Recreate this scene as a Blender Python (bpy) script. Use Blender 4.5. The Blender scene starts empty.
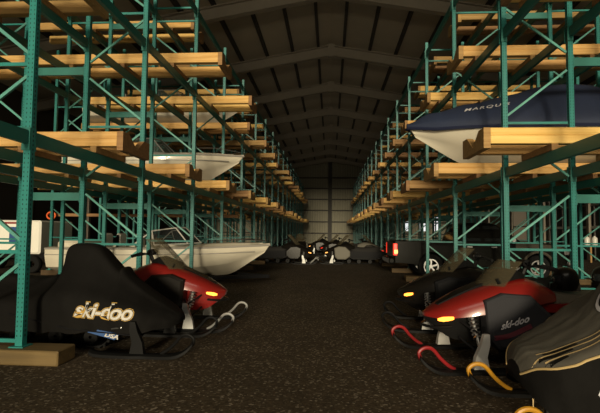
import bpy, math, random
from mathutils import Vector, Matrix
from mathutils.bvhtree import BVHTree
random.seed(7)
sc = bpy.context.scene
COL = sc.collection
PI = math.pi
# ------------------------------------------------------------------ materials
def mat(name, col, rough=.6, metal=0, noise=0, nscale=8, bump=0, bscale=40, rand=0, emit=None, estr=0, alpha=1, coat=0, spec=.5):
    m = bpy.data.materials.new(name); m.use_nodes = True
    nt = m.node_tree; b = nt.nodes['Principled BSDF']
    b.inputs['Base Color'].default_value = (*col, 1)
    b.inputs['Roughness'].default_value = rough
    b.inputs['Metallic'].default_value = metal
    b.inputs['Specular IOR Level'].default_value = spec
    b.inputs['Coat Weight'].default_value = coat
    if alpha < 1: b.inputs['Alpha'].default_value = alpha
    if emit:
        b.inputs['Emission Color'].default_value = (*emit, 1); b.inputs['Emission Strength'].default_value = estr
    tc = nt.nodes.new('ShaderNodeTexCoord')
    last = None
    if noise:
        n = nt.nodes.new('ShaderNodeTexNoise'); n.inputs['Scale'].default_value = nscale; n.inputs['Detail'].default_value = 4
        nt.links.new(tc.outputs['Object'], n.inputs['Vector'])
        mx = nt.nodes.new('ShaderNodeMix'); mx.data_type = 'RGBA'
        mx.inputs['A'].default_value = (*[c*(1-noise) for c in col], 1)
        mx.inputs['B'].default_value = (*[min(1, c*(1+noise)) for c in col], 1)
        nt.links.new(n.outputs['Fac'], mx.inputs['Factor']); last = mx.outputs['Result']
    if rand:
        oi = nt.nodes.new('ShaderNodeObjectInfo')
        hsv = nt.nodes.new('ShaderNodeHueSaturation')
        mr = nt.nodes.new('ShaderNodeMapRange'); mr.inputs['To Min'].default_value = 1-rand; mr.inputs['To Max'].default_value = 1+rand*.5
        nt.links.new(oi.outputs['Random'], mr.inputs['Value']); nt.links.new(mr.outputs['Result'], hsv.inputs['Value'])
        if last: nt.links.new(last, hsv.inputs['Color'])
        else: hsv.inputs['Color'].default_value = (*col, 1)
        last = hsv.outputs['Color']
    if last: nt.links.new(last, b.inputs['Base Color'])
    if bump:
        n2 = nt.nodes.new('ShaderNodeTexNoise'); n2.inputs['Scale'].default_value = bscale; n2.inputs['Detail'].default_value = 3
        nt.links.new(tc.outputs['Object'], n2.inputs['Vector'])
        bp = nt.nodes.new('ShaderNodeBump'); bp.inputs['Strength'].default_value = bump; bp.inputs['Distance'].default_value = .02
        nt.links.new(n2.outputs['Fac'], bp.inputs['Height']); nt.links.new(bp.outputs['Normal'], b.inputs['Normal'])
    return m

def wood(name, a, b_, rand=.3):
    m = bpy.data.materials.new(name); m.use_nodes = True
    nt = m.node_tree; b = nt.nodes['Principled BSDF']; b.inputs['Roughness'].default_value = .75
    tc = nt.nodes.new('ShaderNodeTexCoord'); mp = nt.nodes.new('ShaderNodeMapping')
    mp.inputs['Scale'].default_value = (.5, 9, 14)
    n = nt.nodes.new('ShaderNodeTexNoise'); n.inputs['Scale'].default_value = 1.6; n.inputs['Detail'].default_value = 5
    n.inputs['Distortion'].default_value = .6
    cr = nt.nodes.new('ShaderNodeValToRGB')
    cr.color_ramp.elements[0].color = (*b_, 1); cr.color_ramp.elements[0].position = .3
    cr.color_ramp.elements[1].color = (*a, 1); cr.color_ramp.elements[1].position = .62
    oi = nt.nodes.new('ShaderNodeObjectInfo'); hsv = nt.nodes.new('ShaderNodeHueSaturation')
    mr = nt.nodes.new('ShaderNodeMapRange'); mr.inputs['To Min'].default_value = 1-rand; mr.inputs['To Max'].default_value = 1.1
    mh = nt.nodes.new('ShaderNodeMapRange'); mh.inputs['To Min'].default_value = .488; mh.inputs['To Max'].default_value = .508
    L = nt.links.new
    L(tc.outputs['Object'], mp.inputs['Vector']); L(mp.outputs['Vector'], n.inputs['Vector']); L(n.outputs['Fac'], cr.inputs['Fac'])
    L(oi.outputs['Random'], mr.inputs['Value']); L(mr.outputs['Result'], hsv.inputs['Value']); L(cr.outputs['Color'], hsv.inputs['Color'])
    L(oi.outputs['Random'], mh.inputs['Value']); L(mh.outputs['Result'], hsv.inputs['Hue'])
    L(hsv.outputs['Color'], b.inputs['Base Color'])
    return m

def gravel():
    m = bpy.data.materials.new('packed_gravel'); m.use_nodes = True
    nt = m.node_tree; b = nt.nodes['Principled BSDF']; b.inputs['Roughness'].default_value = .95; b.inputs['Specular IOR Level'].default_value = .2
    tc = nt.nodes.new('ShaderNodeTexCoord'); L = nt.links.new
    v = nt.nodes.new('ShaderNodeTexVoronoi'); v.inputs['Scale'].default_value = 48; L(tc.outputs['Object'], v.inputs['Vector'])
    n = nt.nodes.new('ShaderNodeTexNoise'); n.inputs['Scale'].default_value = .7; n.inputs['Detail'].default_value = 6; L(tc.outputs['Object'], n.inputs['Vector'])
    bw = nt.nodes.new('ShaderNodeSeparateColor'); L(v.outputs['Color'], bw.inputs['Color'])
    cr = nt.nodes.new('ShaderNodeValToRGB'); e = cr.color_ramp.elements
    e[0].color = (.034, .024, .013, 1); e[0].position = .0
    e[1].color = (.24, .20, .15, 1); e[1].position = 1
    e2 = e.new(.86); e2.color = (.075, .054, .031, 1)
    L(bw.outputs['Red'], cr.inputs['Fac'])
    hs = nt.nodes.new('ShaderNodeHueSaturation'); mr = nt.nodes.new('ShaderNodeMapRange')
    mr.inputs['To Min'].default_value = .55; mr.inputs['To Max'].default_value = 1.35
    L(n.outputs['Fac'], mr.inputs['Value']); L(mr.outputs['Result'], hs.inputs['Value']); L(cr.outputs['Color'], hs.inputs['Color'])
    L(hs.outputs['Color'], b.inputs['Base Color'])
    bp = nt.nodes.new('ShaderNodeBump'); bp.inputs['Strength'].default_value = .8; bp.inputs['Distance'].default_value = .02
    L(bw.outputs['Green'], bp.inputs['Height']); L(bp.outputs['Normal'], b.inputs['Normal'])
    return m

def cladding():
    m = bpy.data.materials.new('ribbed_metal_cladding'); m.use_nodes = True
    nt = m.node_tree; b = nt.nodes['Principled BSDF']; b.inputs['Roughness'].default_value = .6
    tc = nt.nodes.new('ShaderNodeTexCoord'); L = nt.links.new
    w = nt.nodes.new('ShaderNodeTexWave'); w.inputs['Scale'].default_value = 1.0; L(tc.outputs['Object'], w.inputs['Vector'])
    cr = nt.nodes.new('ShaderNodeValToRGB'); e = cr.color_ramp.elements
    e[0].color = (.20, .19, .135, 1); e[1].color = (.24, .225, .16, 1); L(w.outputs['Fac'], cr.inputs['Fac']); L(cr.outputs['Color'], b.inputs['Base Color'])
    bp = nt.nodes.new('ShaderNodeBump'); bp.inputs['Strength'].default_value = .4; L(w.outputs['Fac'], bp.inputs['Height']); L(bp.outputs['Normal'], b.inputs['Normal'])
    return m

TEAL = mat('teal_paint', (.016, .20, .18), .42, 0, .12, 6, rand=.12)
TEALB = mat('teal_beam_paint', (.014, .15, .125), .45, 0, .15, 5, rand=.15)
GALV = mat('galvanised_brace', (.10, .33, .28), .38, .0, rand=.2)
HOLE = mat('punched_hole', (.006, .035, .033), .9)
LUMBER = wood('raw_lumber', (.78, .50, .17), (.62, .35, .085))
LUMBER2 = wood('weathered_lumber', (.36, .21, .075), (.26, .14, .045))
DARKLUM = wood('dark_lumber', (.13, .08, .028), (.08, .05, .018))  # darkest lumber tone, used for the sleepers
GRAVEL = gravel(); CLAD = cladding()
ROOFM = mat('roof_insulation', (.44, .39, .30), .6, 0, .18, .8, .3, 3)
STEEL = mat('primer_steel', (.26, .23, .18), .6, 0, .15, 2)
DARKST = mat('dark_purlin', (.035, .032, .028), .7)
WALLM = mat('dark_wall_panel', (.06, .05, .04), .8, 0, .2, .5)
BLACK = mat('black_plastic', (.006, .006, .006), .45, spec=.1)
RUBBER = mat('black_rubber', (.008, .008, .008), .85, 0, .2, 20, spec=.15)
CLOTHB = mat('black_cover_cloth', (.0055, .005, .0045), .85, 0, .25, 5, .5, 6, spec=.12)
CLOTHG = mat('grey_cover_cloth', (.085, .077, .062), .85, 0, .12, 6, .4, 7, spec=.15)
PIPING = mat('tan_piping', (.42, .30, .13), .6)
NAVY = mat('navy_canvas', (.010, .018, .048), .75, 0, .2, 4, .3, 6)
NAVYD = mat('dark_navy_band', (.006, .010, .035), .6)
REDP = mat('red_paint', (.17, .009, .007), .3, coat=.4)
REDB = mat('red_plastic', (.22, .010, .012), .4)
DGREY = mat('dark_grey_plastic', (.009, .009, .010), .55, spec=.06)
BLKP = mat('black_gloss_paint', (.007, .006, .005), .28, coat=.1, spec=.15)
WHTP = mat('white_gloss_paint', (.62, .60, .55), .35)
CHROME = mat('bright_metal', (.5, .5, .5), .3, 1)
SILVER = mat('silver_alloy', (.28, .28, .27), .45, .4)
PANELG = mat('grey_side_panel', (.030, .030, .034), .6, spec=.08)
SPIN = mat('pale_grey_alloy', (.45, .44, .42), .5)
YELLOW = mat('yellow_plastic', (.42, .20, .012), .4)
SEATM = mat('seat_vinyl', (.012, .011, .010), .6, spec=.1)
SEATG = mat('seat_grey_vinyl', (.11, .095, .07), .6, spec=.2)
SMOKE = mat('smoked_windshield', (.09, .075, .045), .08, alpha=.36)
AMBER = mat('amber_glint', (.9, .35, .05), .3, emit=(1, .30, .035), estr=3.4)  # glow imitates light thrown back by a reflector, not a lamp
AMBERD = mat('weak_amber_glint', (.9, .35, .05), .3, emit=(1, .45, .12), estr=1.6)  # weaker painted glow for distant reflectors and the truck's turn lens
REDL = mat('red_glint', (.8, .03, .02), .3, emit=(1, .05, .02), estr=.7)  # glow imitates the glint of a red reflector
GELW = mat('white_gelcoat', (.60, .55, .44), .3, 0, .05, 2, coat=.3)
GELG = mat('grey_stripe', (.30, .28, .25), .4)
GLASS = mat('dark_glass', (.02, .024, .025), .06, alpha=.8)
CGLASS = mat('clear_tinted_glass', (.09, .11, .10), .08, alpha=.45)
CHARC = mat('charcoal_truck_paint', (.006, .006, .005), .25, spec=.08)
TRUCKHL = mat('truck_paint_highlight', (.05, .042, .028), .3, .3, coat=.3)  # lighter tone imitates reflections on the truck's front end
TEXTW = mat('white_print', (.48, .46, .42), .6)
TEXTG = mat('gold_print', (.45, .27, .05), .6)
TEXTD = mat('grey_print', (.5, .48, .5), .6)
BLUE = mat('blue_decal', (.01, .06, .20), .5)
ORANGE = mat('orange_strap', (.75, .12, .02), .7)
TRWHITE = mat('white_trailer_panel', (.78, .76, .68), .5)
DAYWIN = mat('daylit_window', (.8, .8, .8), .5, emit=(.85, .95, 1), estr=.8)
GOLDST = mat('tan_decal', (.50, .36, .17), .6)
MAROON = mat('maroon_decal', (.10, .012, .022), .5)
# ------------------------------------------------------------------ mesh builder
def catmull(P, n):
    """list of tuples -> finer list through all of them"""
    out = []; N = len(P)
    for i in range(N-1):
        p0 = P[max(i-1, 0)]; p1 = P[i]; p2 = P[i+1]; p3 = P[min(i+2, N-1)]
        for k in range(n):
            t = k/n
            out.append(tuple(.5*((2*b)+(-a+c)*t+(2*a-5*b+4*c-d)*t*t+(-a+3*b-3*c+d)*t**3) for a, b, c, d in zip(p0, p1, p2, p3)))
    out.append(tuple(P[-1]))
    return out
class MB:
    def __init__(s): s.v = []; s.f = []; s.m = []; s.cur = 0
    def _add(s, vs, fs):
        o = len(s.v); s.v += [tuple(v) for v in vs]
        for f in fs: s.f.append(tuple(i+o for i in f)); s.m.append(s.cur)
        return s
    def box(s, x0, x1, y0, y1, z0, z1):
        return s._add([(x0,y0,z0),(x1,y0,z0),(x1,y1,z0),(x0,y1,z0),(x0,y0,z1),(x1,y0,z1),(x1,y1,z1),(x0,y1,z1)],
            [(0,3,2,1),(4,5,6,7),(0,1,5,4),(1,2,6,5),(2,3,7,6),(3,0,4,7)])
    def bbox(s, x0, x1, y0, y1, z0, z1, b=.01):
        # bevelled box: prism of chamfered xz outline with inset ends
        pts = [(x0+b,z0),(x1-b,z0),(x1,z0+b),(x1,z1-b),(x1-b,z1),(x0+b,z1),(x0,z1-b),(x0,z0+b)]
        cx, cz = (x0+x1)/2, (z0+z1)/2
        def ins(p): return (p[0]+(b if p[0] < cx else -b), p[1]+(b if p[1] < cz else -b))
        rings = [[(p[0], y0, p[1]) for p in map(ins, pts)], [(p[0], y0+b, p[1]) for p in pts], [(p[0], y1-b, p[1]) for p in pts], [(p[0], y1, p[1]) for p in map(ins, pts)]]
        return s.loft(rings)
    def bar(s, p, q, w, h, up=(0,0,1)):
        p = Vector(p); q = Vector(q); d = (q-p).normalized(); u = Vector(up)
        if abs(d.dot(u)) > .99: u = Vector((0,1,0))
        a = d.cross(u).normalized()*w/2; b = a.cross(d).normalized()*h/2
        vs = [p-a-b, p+a-b, p+a+b, p-a+b, q-a-b, q+a-b, q+a+b, q-a+b]
        return s._add(vs, [(0,1,2,3),(7,6,5,4),(0,4,5,1),(1,5,6,2),(2,6,7,3),(3,7,4,0)])
    def tube(s, path, r, n=8, closed=False):
        P = [Vector(p) for p in path]; rings = []; N = len(P)
        prev = None
        for i, p in enumerate(P):
            if closed: d = P[(i+1) % N]-P[i-1]
            else: d = P[min(i+1, N-1)]-P[max(i-1, 0)]
            d.normalize()
            if prev is None:
                a = d.cross(Vector((0,0,1)))
                if a.length < .1: a = d.cross(Vector((0,1,0)))
            else:
                a = prev - d*prev.dot(d)
            a.normalize(); prev = a; b = d.cross(a)
            rr = r[i] if isinstance(r, (list, tuple)) else r
            rings.append([p+(a*math.cos(2*PI*k/n)+b*math.sin(2*PI*k/n))*rr for k in range(n)])
        return s.loft(rings, closed=closed)
    def loft(s, rings, caps=True, closed=False, open_ring=False):
        n = len(rings[0]); vs = [v for r in rings for v in r]; fs = []
        R = len(rings)
        for i in range(R if closed else R-1):
            j = (i+1) % R
            for k in range(n-1 if open_ring else n):
                l = (k+1) % n
                fs.append((i*n+k, i*n+l, j*n+l, j*n+k))
        if caps and not closed and not open_ring:
            fs.append(tuple(range(n-1, -1, -1))); fs.append(tuple((R-1)*n+k for k in range(n)))
        return s._add(vs, fs)
    def prism(s, poly, y0, y1, axis='y'):
        n = len(poly)
        if axis == 'y': mk = lambda p, t: (p[0], t, p[1])
        elif axis == 'x': mk = lambda p, t: (t, p[0], p[1])
        else: mk = lambda p, t: (p[0], p[1], t)
        return s.loft([[mk(p, y0) for p in poly], [mk(p, y1) for p in poly]])
    def lathe(s, prof, c=(0,0,0), n=20, axis='y'):
        rings = []
        for k in range(n):
            a = 2*PI*k/n; ring = []
            for r, h in prof:
                x, z = r*math.cos(a), r*math.sin(a)
                v = (x, h, z) if axis == 'y' else ((x, z, h) if axis == 'z' else (h, x, z))
                ring.append((v[0]+c[0], v[1]+c[1], v[2]+c[2]))
            rings.append(ring)
        return s.loft(rings, closed=True, open_ring=True)
    def ell(s, c, r, n=14, m=9):
        prof = [(max(1e-4, math.sin(PI*i/(m-1))), -math.cos(PI*i/(m-1))) for i in range(m)]
        rings = []
        for k in range(n):
            a = 2*PI*k/n
            rings.append([(c[0]+p*math.cos(a)*r[0], c[1]+p*math.sin(a)*r[1], c[2]+h*r[2]) for p, h in prof])
        return s.loft(rings, closed=True, open_ring=True)
    def mesh(s, name, mats, smooth=35):
        me = bpy.data.meshes.new(name); me.from_pydata(s.v, [], s.f)
        for m in (mats if isinstance(mats, (list, tuple)) else [mats]): me.materials.append(m)
        for p, k in zip(me.polygons, s.m): p.material_index = k
        import bmesh
        bm = bmesh.new(); bm.from_mesh(me); bmesh.ops.recalc_face_normals(bm, faces=bm.faces); bm.to_mesh(me); bm.free()
        if smooth:
            for p in me.polygons: p.use_smooth = True
            me.set_sharp_from_angle(angle=math.radians(smooth))
        return me
    def build(s, name, mats, parent=None, smooth=35, loc=None):
        return link(name, s.mesh(name, mats, smooth), parent, loc)
def link(name, me, parent=None, loc=None, rot=None):
    o = bpy.data.objects.new(name, me); COL.objects.link(o)
    if parent: o.parent = parent
    if loc: o.location = loc
    if rot: o.rotation_euler = rot
    return o
def tag(o, label=None, cat=None, group=None, kind=None):
    if label: o['label'] = label
    if cat: o['category'] = cat
    if group: o['group'] = group
    if kind: o['kind'] = kind
    return o
def thing(name, label, cat, loc=(0,0,0), rz=0, group=None):
    o = bpy.data.objects.new(name, None); COL.objects.link(o); o.empty_display_size = .2
    o.location = loc; o.rotation_euler = (0, 0, rz)
    return tag(o, label, cat, group)
def struct(o): o['kind'] = 'structure'; return o
def copy_tree(o, parent=None):
    c = o.copy(); COL.objects.link(c)
    if parent: c.parent = parent
    for ch in [x for x in bpy.data.objects if x.parent == o]: copy_tree(ch, c)
    return c
def text_mesh(body, size, shear=.25, offset=0, depth=.0, spacing=1.0):
    cu = bpy.data.curves.new('lettering', 'FONT'); cu.body = body; cu.size = size; cu.shear = shear; cu.offset = offset
    cu.extrude = depth; cu.space_character = spacing; cu.align_x = 'CENTER'; cu.align_y = 'CENTER'; cu.resolution_u = 3
    o = bpy.data.objects.new('lettering', cu); COL.objects.link(o)
    dg = bpy.context.evaluated_depsgraph_get(); dg.update()
    me = bpy.data.meshes.new_from_object(o.evaluated_get(dg))
    bpy.data.objects.remove(o)
    return me
def bvh_of(me):
    return BVHTree.FromPolygons([v.co.copy() for v in me.vertices], [tuple(p.vertices) for p in me.polygons])
def lay_on(me, bvh, place, direction, lift):
    """drops flat (u,v) artwork along a direction onto a surface, lift above it"""
    d = Vector(direction)
    for v in me.vertices:
        p = Vector(place(v.co.x, v.co.y)); h = bvh.ray_cast(p, d)
        q = h[0] if h[0] is not None else p+d*3
        v.co = q-d*lift
    return me
def poly_mesh(poly, n=1):
    me = bpy.data.meshes.new('decal'); me.from_pydata([(p[0], p[1], 0) for p in poly], [], [tuple(range(len(poly)))])
    return me
def ribbon(path, w, n=6):
    P = [Vector((p[0], p[1], 0)) for p in catmull(path, n)]
    v = []; f = []
    for i, p in enumerate(P):
        d = (P[min(i+1, len(P)-1)]-P[max(i-1, 0)]).normalized(); a = Vector((-d.y, d.x, 0))*w/2
        v += [p-a, p+a]
    for i in range(len(P)-1): f.append((2*i, 2*i+1, 2*i+3, 2*i+2))
    me = bpy.data.meshes.new('decal'); me.from_pydata(v, [], f); return me
ORD = ['first','second','third','fourth','fifth','sixth','seventh','eighth','ninth','tenth','eleventh','twelfth','thirteenth','fourteenth','fifteenth','sixteenth','seventeenth','eighteenth','nineteenth']
# ------------------------------------------------------------------ setting
YB, YF, HW, RIDGE, SLOPE = 58.6, -3.0, 15.0, 10.75, .178
struct(MB().box(-HW-2, HW+2, -14, YB+.3, -.3, 0).build('floor', GRAVEL, smooth=0))
zw = RIDGE-SLOPE*HW
def rib_wall(x0, x1, y, name):
    m = MB(); n = int((x1-x0)/.3)
    bot = []; top = []
    for i in range(n):
        a = x0+i*(x1-x0)/n; w = (x1-x0)/n
        for dx, dy in ((0, 0), (.6*w, 0), (.7*w, -.03), (.9*w, -.03)):
            x = a+dx; bot.append((x, y+dy, 0)); top.append((x, y+dy, RIDGE-SLOPE*abs(x)))
    bot.append((x1, y, 0)); top.append((x1, y, RIDGE-SLOPE*abs(x1)))
    m.loft([bot, top], open_ring=True)
    m.box(x0, x1, y+.02, y+.2, 0, zw)
    return struct(m.build(name, CLAD, smooth=0))
rib_wall(-HW, HW, YB, 'wall_back')
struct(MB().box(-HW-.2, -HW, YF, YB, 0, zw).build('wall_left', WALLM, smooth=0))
# right wall with an opening for the big glazed door
DY0, DY1, DZ = 24.5, 35.2, 4.6
m = MB(); m.box(HW, HW+.2, YF, DY0, 0, zw); m.box(HW, HW+.2, DY1, YB, 0, zw); m.box(HW, HW+.2, DY0, DY1, DZ, zw)
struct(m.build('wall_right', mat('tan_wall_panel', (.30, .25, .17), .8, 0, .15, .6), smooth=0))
d = struct(MB().box(HW+.05, HW+.15, DY0, DY1, 0, DZ).build('door_1', mat('dark_door_panel', (.018, .017, .016), .4)))
for i in range(13):
    y = DY0+(DY1-DY0)*i/12
    MB().box(HW-.03, HW+.05, y-.05, y+.05, 0, DZ).build('mullion', mat('door_mullion', (.16, .15, .14), .5) if i == 0 else bpy.data.materials['door_mullion'], d, 0)
MB().box(HW-.04, HW+.05, DY0, DY1, 1.80, 1.95).build('door_bar', TRWHITE, d, 0)  # white bar stands in for a strip of light across the door
MB().box(HW-.04, HW+.05, DY0, DY1, 3.1, 3.2).build('door_bar', STEEL, d, 0)
# roof skins
for s, nm in ((-1, 'ceiling'), (1, 'ceiling')):
    x1 = s*HW
    m = MB(); m._add([(0, YF, RIDGE), (x1, YF, RIDGE-SLOPE*HW), (x1, YB+.2, RIDGE-SLOPE*HW), (0, YB+.2, RIDGE),
                      (0, YF, RIDGE+.2), (x1, YF, RIDGE-SLOPE*HW+.2), (x1, YB+.2, RIDGE-SLOPE*HW+.2), (0, YB+.2, RIDGE+.2)],
        [(0,1,2,3),(4,5,6,7),(0,1,5,4),(1,2,6,5),(2,3,7,6),(3,0,4,7)])
    struct(m.build(nm, ROOFM, smooth=0))
tn = [0]
def trim(m, mt, nm=None, smooth=0):
    tn[0] += 1; return struct(m.build(nm or 'trim_%d' % tn[0], mt, smooth=smooth))
for i in range(-11, 12):                                    # purlins under the insulation
    x = (i+.5)*1.25 if i >= 0 else (i+.5)*1.25
    if abs(x) > HW: continue
    z = RIDGE-SLOPE*abs(x)
    trim(MB().box(x-.06, x+.06, YF, YB, z-.22, z-.005), DARKST)
for k in range(-2, 7):                                      # rigid frames
    y = 22+5.6*k
    m = MB()
    for s in (-1, 1):
        a = Vector((0, y, RIDGE-.24)); b = Vector((s*HW, y, zw-.24))
        m._add([(0,y-.13,a.z),(0,y+.13,a.z),(b.x,y+.13,b.z),(b.x,y-.13,b.z),(0,y-.13,a.z-.04),(0,y+.13,a.z-.04),(b.x,y+.13,b.z-.04),(b.x,y-.13,b.z-.04)],
               [(0,1,2,3),(7,6,5,4),(0,4,5,1),(1,5,6,2),(2,6,7,3),(3,7,4,0)])
        for (o1, o2) in ((.46, .50),):
            m._add([(0,y-.13,a.z-o1),(0,y+.13,a.z-o1),(b.x,y+.13,b.z-o1),(b.x,y-.13,b.z-o1),(0,y-.13,a.z-o2),(0,y+.13,a.z-o2),(b.x,y+.13,b.z-o2),(b.x,y-.13,b.z-o2)],
               [(0,1,2,3),(7,6,5,4),(0,4,5,1),(1,5,6,2),(2,6,7,3),(3,7,4,0)])
        m._add([(0,y-.01,a.z-.04),(0,y+.01,a.z-.04),(b.x,y+.01,b.z-.04),(b.x,y-.01,b.z-.04),(0,y-.01,a.z-.46),(0,y+.01,a.z-.46),(b.x,y+.01,b.z-.46),(b.x,y-.01,b.z-.46)],
               [(0,1,2,3),(7,6,5,4),(0,4,5,1),(1,5,6,2),(2,6,7,3),(3,7,4,0)])
        m.box(s*HW-.15 if s > 0 else s*HW, s*HW if s > 0 else s*HW+.15, y-.13, y+.13, 0, zw-.3)
    m.box(-.16, .16, y-.15, y+.15, RIDGE-.80, RIDGE-.2)      # bolted apex plate
    trim(m, STEEL)
for z in (1.3, 2.75, 4.2, 5.6, 7.0, 8.35):                   # back-wall girts and centre column
    xx = min(HW, (RIDGE-z)/SLOPE)
    trim(MB().box(-xx+.1, xx-.1, YB-.25, YB-.04, z-.07, z+.07), DARKST)
trim(MB().box(-.24, .24, YB-.45, YB-.26, 0, RIDGE-.3), DARKST)
for i, x in enumerate((9.8, 11.6, 13.4)):                    # small daylit windows at the far right
    w = struct(MB().box(x-.35, x+.35, YB-.08, YB-.045, 1.7, 3.6).build('window_%d' % (i+1), DAYWIN, smooth=0))
    f = MB(); f.box(x-.42, x-.35, YB-.1, YB-.04, 1.63, 3.67); f.box(x+.35, x+.42, YB-.1, YB-.04, 1.63, 3.67); f.box(x-.35, x+.35, YB-.1, YB-.04, 2.66, 2.74)
    f.build('window_frame', DARKST, w, 0)
w = struct(MB().box(HW-.05, HW-.01, 35.6, 38.6, .9, 4.0).build('window_4', mat('glowing_wall_patch', (.45, .36, .22), .7, emit=(.8, .62, .38), estr=.10), smooth=0))  # glowing panel added for a bright stretch of wall; no window there
f = MB(); f.box(HW-.08, HW-.01, 35.5, 35.6, .8, 4.1); f.box(HW-.08, HW-.01, 38.6, 38.7, .8, 4.1); f.box(HW-.08, HW-.01, 35.6, 38.6, 2.0, 2.08); f.build('window_frame', DARKST, w, 0)  # frame drawn around the added glow patch
# ------------------------------------------------------------------ pallet racks
BAY = 3.07; FD = 1.07; GAP = 1.13
SIDES = {-1: (3.34, 4.87, 'left'), 1: (2.90, 4.73, 'right')}
TOP = 7.22; Z0 = .16
LEV = (2.52, 4.87, 6.95)
PW = .08
def fy(s, k): return SIDES[s][1]+BAY*k
def post_mb(x, holes=True):
    m = MB(); h = PW/2
    t = .012                                                 # lipped channel, open towards the rack's inside
    m.box(x-h, x+h, -.045, .035, 0, TOP-Z0)
    if holes:
        m.cur = 1
        n = int((TOP-Z0-.15)/.0508)
        for i in range(n):
            z = .12+i*.0508
            for dx in (-.022, .022):
                m.box(x+dx-.005, x+dx+.005, -.0465, -.044, z-.009, z+.009)
            for sx in (-1, 1):
                m.box(x+sx*(h-.001), x+sx*(h+.0015), -.012, .006, z-.013, z+.013) if sx > 0 else m.box(x-h-.0015, x-h+.001, -.012, .006, z-.013, z+.013)
        m.cur = 0
    return m
ZH = (.22, 1.18, 3.28, 5.36, 6.66, 7.0)
def braces(s):
    H = [((0, 0, z-Z0), (s*FD, 0, z-Z0)) for z in ZH]
    D = []
    for zn in (1.18, 3.28, 5.36):
        D.append(((0, 0, zn+.09-Z0), (s*FD, 0, zn+.93-Z0)))
        D.append(((0, 0, zn-.09-Z0), (s*FD, 0, zn-.93-Z0)))
    return H, D
FR = {}
for s in (-1, 1):
    H, D = braces(s)
    P = {}
    P['post'] = [post_mb(0).mesh('post', [TEAL, HOLE], 0), post_mb(s*FD).mesh('post', [TEAL, HOLE], 0)]
    P['base'] = [MB().box(x-.08, x+.08, -.09, .08, 0, .012).mesh('base_plate', TEAL, 0) for x in (0, s*FD)]
    ins = s*.052
    P['h'] = [MB().bar((a[0]+ins, 0, a[2]), (b[0]-ins, 0, b[2]), .035, .04).mesh('horizontal_brace', TEAL, 0) for a, b in H]
    P['d'] = []
    for a, b in D:
        a = Vector(a); b = Vector(b); dd = (b-a)*(.052/FD)
        P['d'].append(MB().bar(a+dd, b-dd, .03, .035).mesh('diagonal_brace', GALV, 0))
    FR[s] = P
    m = MB()
    for x in (0, s*FD): m.box(x-PW/2, x+PW/2, -.045, .035, 0, TOP-Z0); m.box(x-.08, x+.08, -.09, .08, 0, .012)
    for a, b in H: m.bar(a, b, .035, .04)
    for a, b in D: m.bar(a, b, .03, .035)
    FR[s]['one'] = m.mesh('upright_frame', TEAL, 0)
rowname = ('aisle row', 'second row in', 'third row in')
def colx(s, c): return s*(SIDES[s][0]+c*(FD+GAP))
for s in (-1, 1):
    for k in range(-1, 18):
        for c in range(3):
            if c == 2 and k > 9: continue
            if k == -1 and c: continue
            x = colx(s, c); y = fy(s, k)
            lab = 'teal upright frame, %s rack, %s, %s' % (SIDES[s][2], 'beside the camera' if k < 0 else ORD[k]+' from the front', rowname[c])
            if k <= 6:
                t = thing('upright_frame', lab, 'rack frame', (x, y, Z0), 0, 'upright frames of the %s rack' % SIDES[s][2])
                for me in FR[s]['post']: link('post', me, t)
                for me in FR[s]['base']: link('base_plate', me, t)
                for me in FR[s]['h']: link('horizontal_brace', me, t)
                for me in FR[s]['d']: link('diagonal_brace', me, t)
            else:
                tag(link('upright_frame', FR[s]['one'], None, (x, y, Z0)), lab, 'rack frame', 'upright frames of the %s rack' % SIDES[s][2])
            # sleeper under the frame
            if k <= 9 or c == 0:
                xo = (-.66 if s > 0 else -.52) if c == 0 else -.25
                sl = MB().bbox(min(s*xo, s*(FD+.2)), max(s*xo, s*(FD+.2)), -.17, .17, 0, Z0, .012)
                tag(sl.build('sleeper_timber', DARKLUM, loc=(x, y, 0), smooth=0),
                    'timber sleeper under the %s rack frame %s, %s' % (SIDES[s][2], 'beside the camera' if k < 0 else ORD[k]+' from the front', rowname[c]), 'timber', 'sleeper timbers under the %s rack' % SIDES[s][2])
# beams
m = MB()
def beam_mb():
    m = MB(); m.box(-.03, .03, .055, BAY-.065, -.15, -.01); m.box(-.03, .022, .055, BAY-.065, -.01, 0)
    for y in (.0405, BAY-.062):
        m.box(-.055, .04, y, y+.016, -.22, .03)
    return m
BM = beam_mb().mesh('rack_beam', TEALB, 0)
levname = ('lowest level', 'middle level', 'top level')
for s in (-1, 1):
    for k in range(-1, 17):
        for c in range(2):
            if c == 1 and (k > 5 or k < 0): continue
            for fb in range(2):
                for l, z in enumerate(LEV):
                    if k > 11 and fb == 1 and l < 2: continue
                    x = colx(s, c)+s*FD*fb
                    o = link('rack_beam', BM, None, (x, fy(s, k), z))
                    tag(o, 'teal beam, %s rack, %s, %s, %s bay, %s face' % (SIDES[s][2], levname[l], ('aisle row', 'second row')[c], 'nearest' if k < 0 else ORD[k+1], ('aisle', 'inner')[fb]), 'rack beam', 'rack beams of the %s rack' % SIDES[s][2])
# row spacers between the frame rows
for s in (-1, 1):
    m = MB(); g = GAP-PW-.006; m.box(0, g, -.03, .03, -.07, .07); m.box(0, .012, -.045, .045, -.1, .1); m.box(g-.012, g, -.045, .045, -.1, .1)
    SM = m.mesh('row_spacer', TEALB, 0)
    for k in range(0, 7):
        for j, z in enumerate((2.02, 4.30, 6.55)):
            x0 = colx(s, 0)+s*(FD+PW/2+.003)
            o = link('row_spacer', SM, None, (x0 if s > 0 else x0-g, fy(s, k), z))
            tag(o, '%s teal spacer bar joining the %s rack frames %s from the front' % (('low', 'middle', 'high')[j], SIDES[s][2], ORD[k]), 'rack spacer', 'row spacers of the %s rack' % SIDES[s][2])
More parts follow.
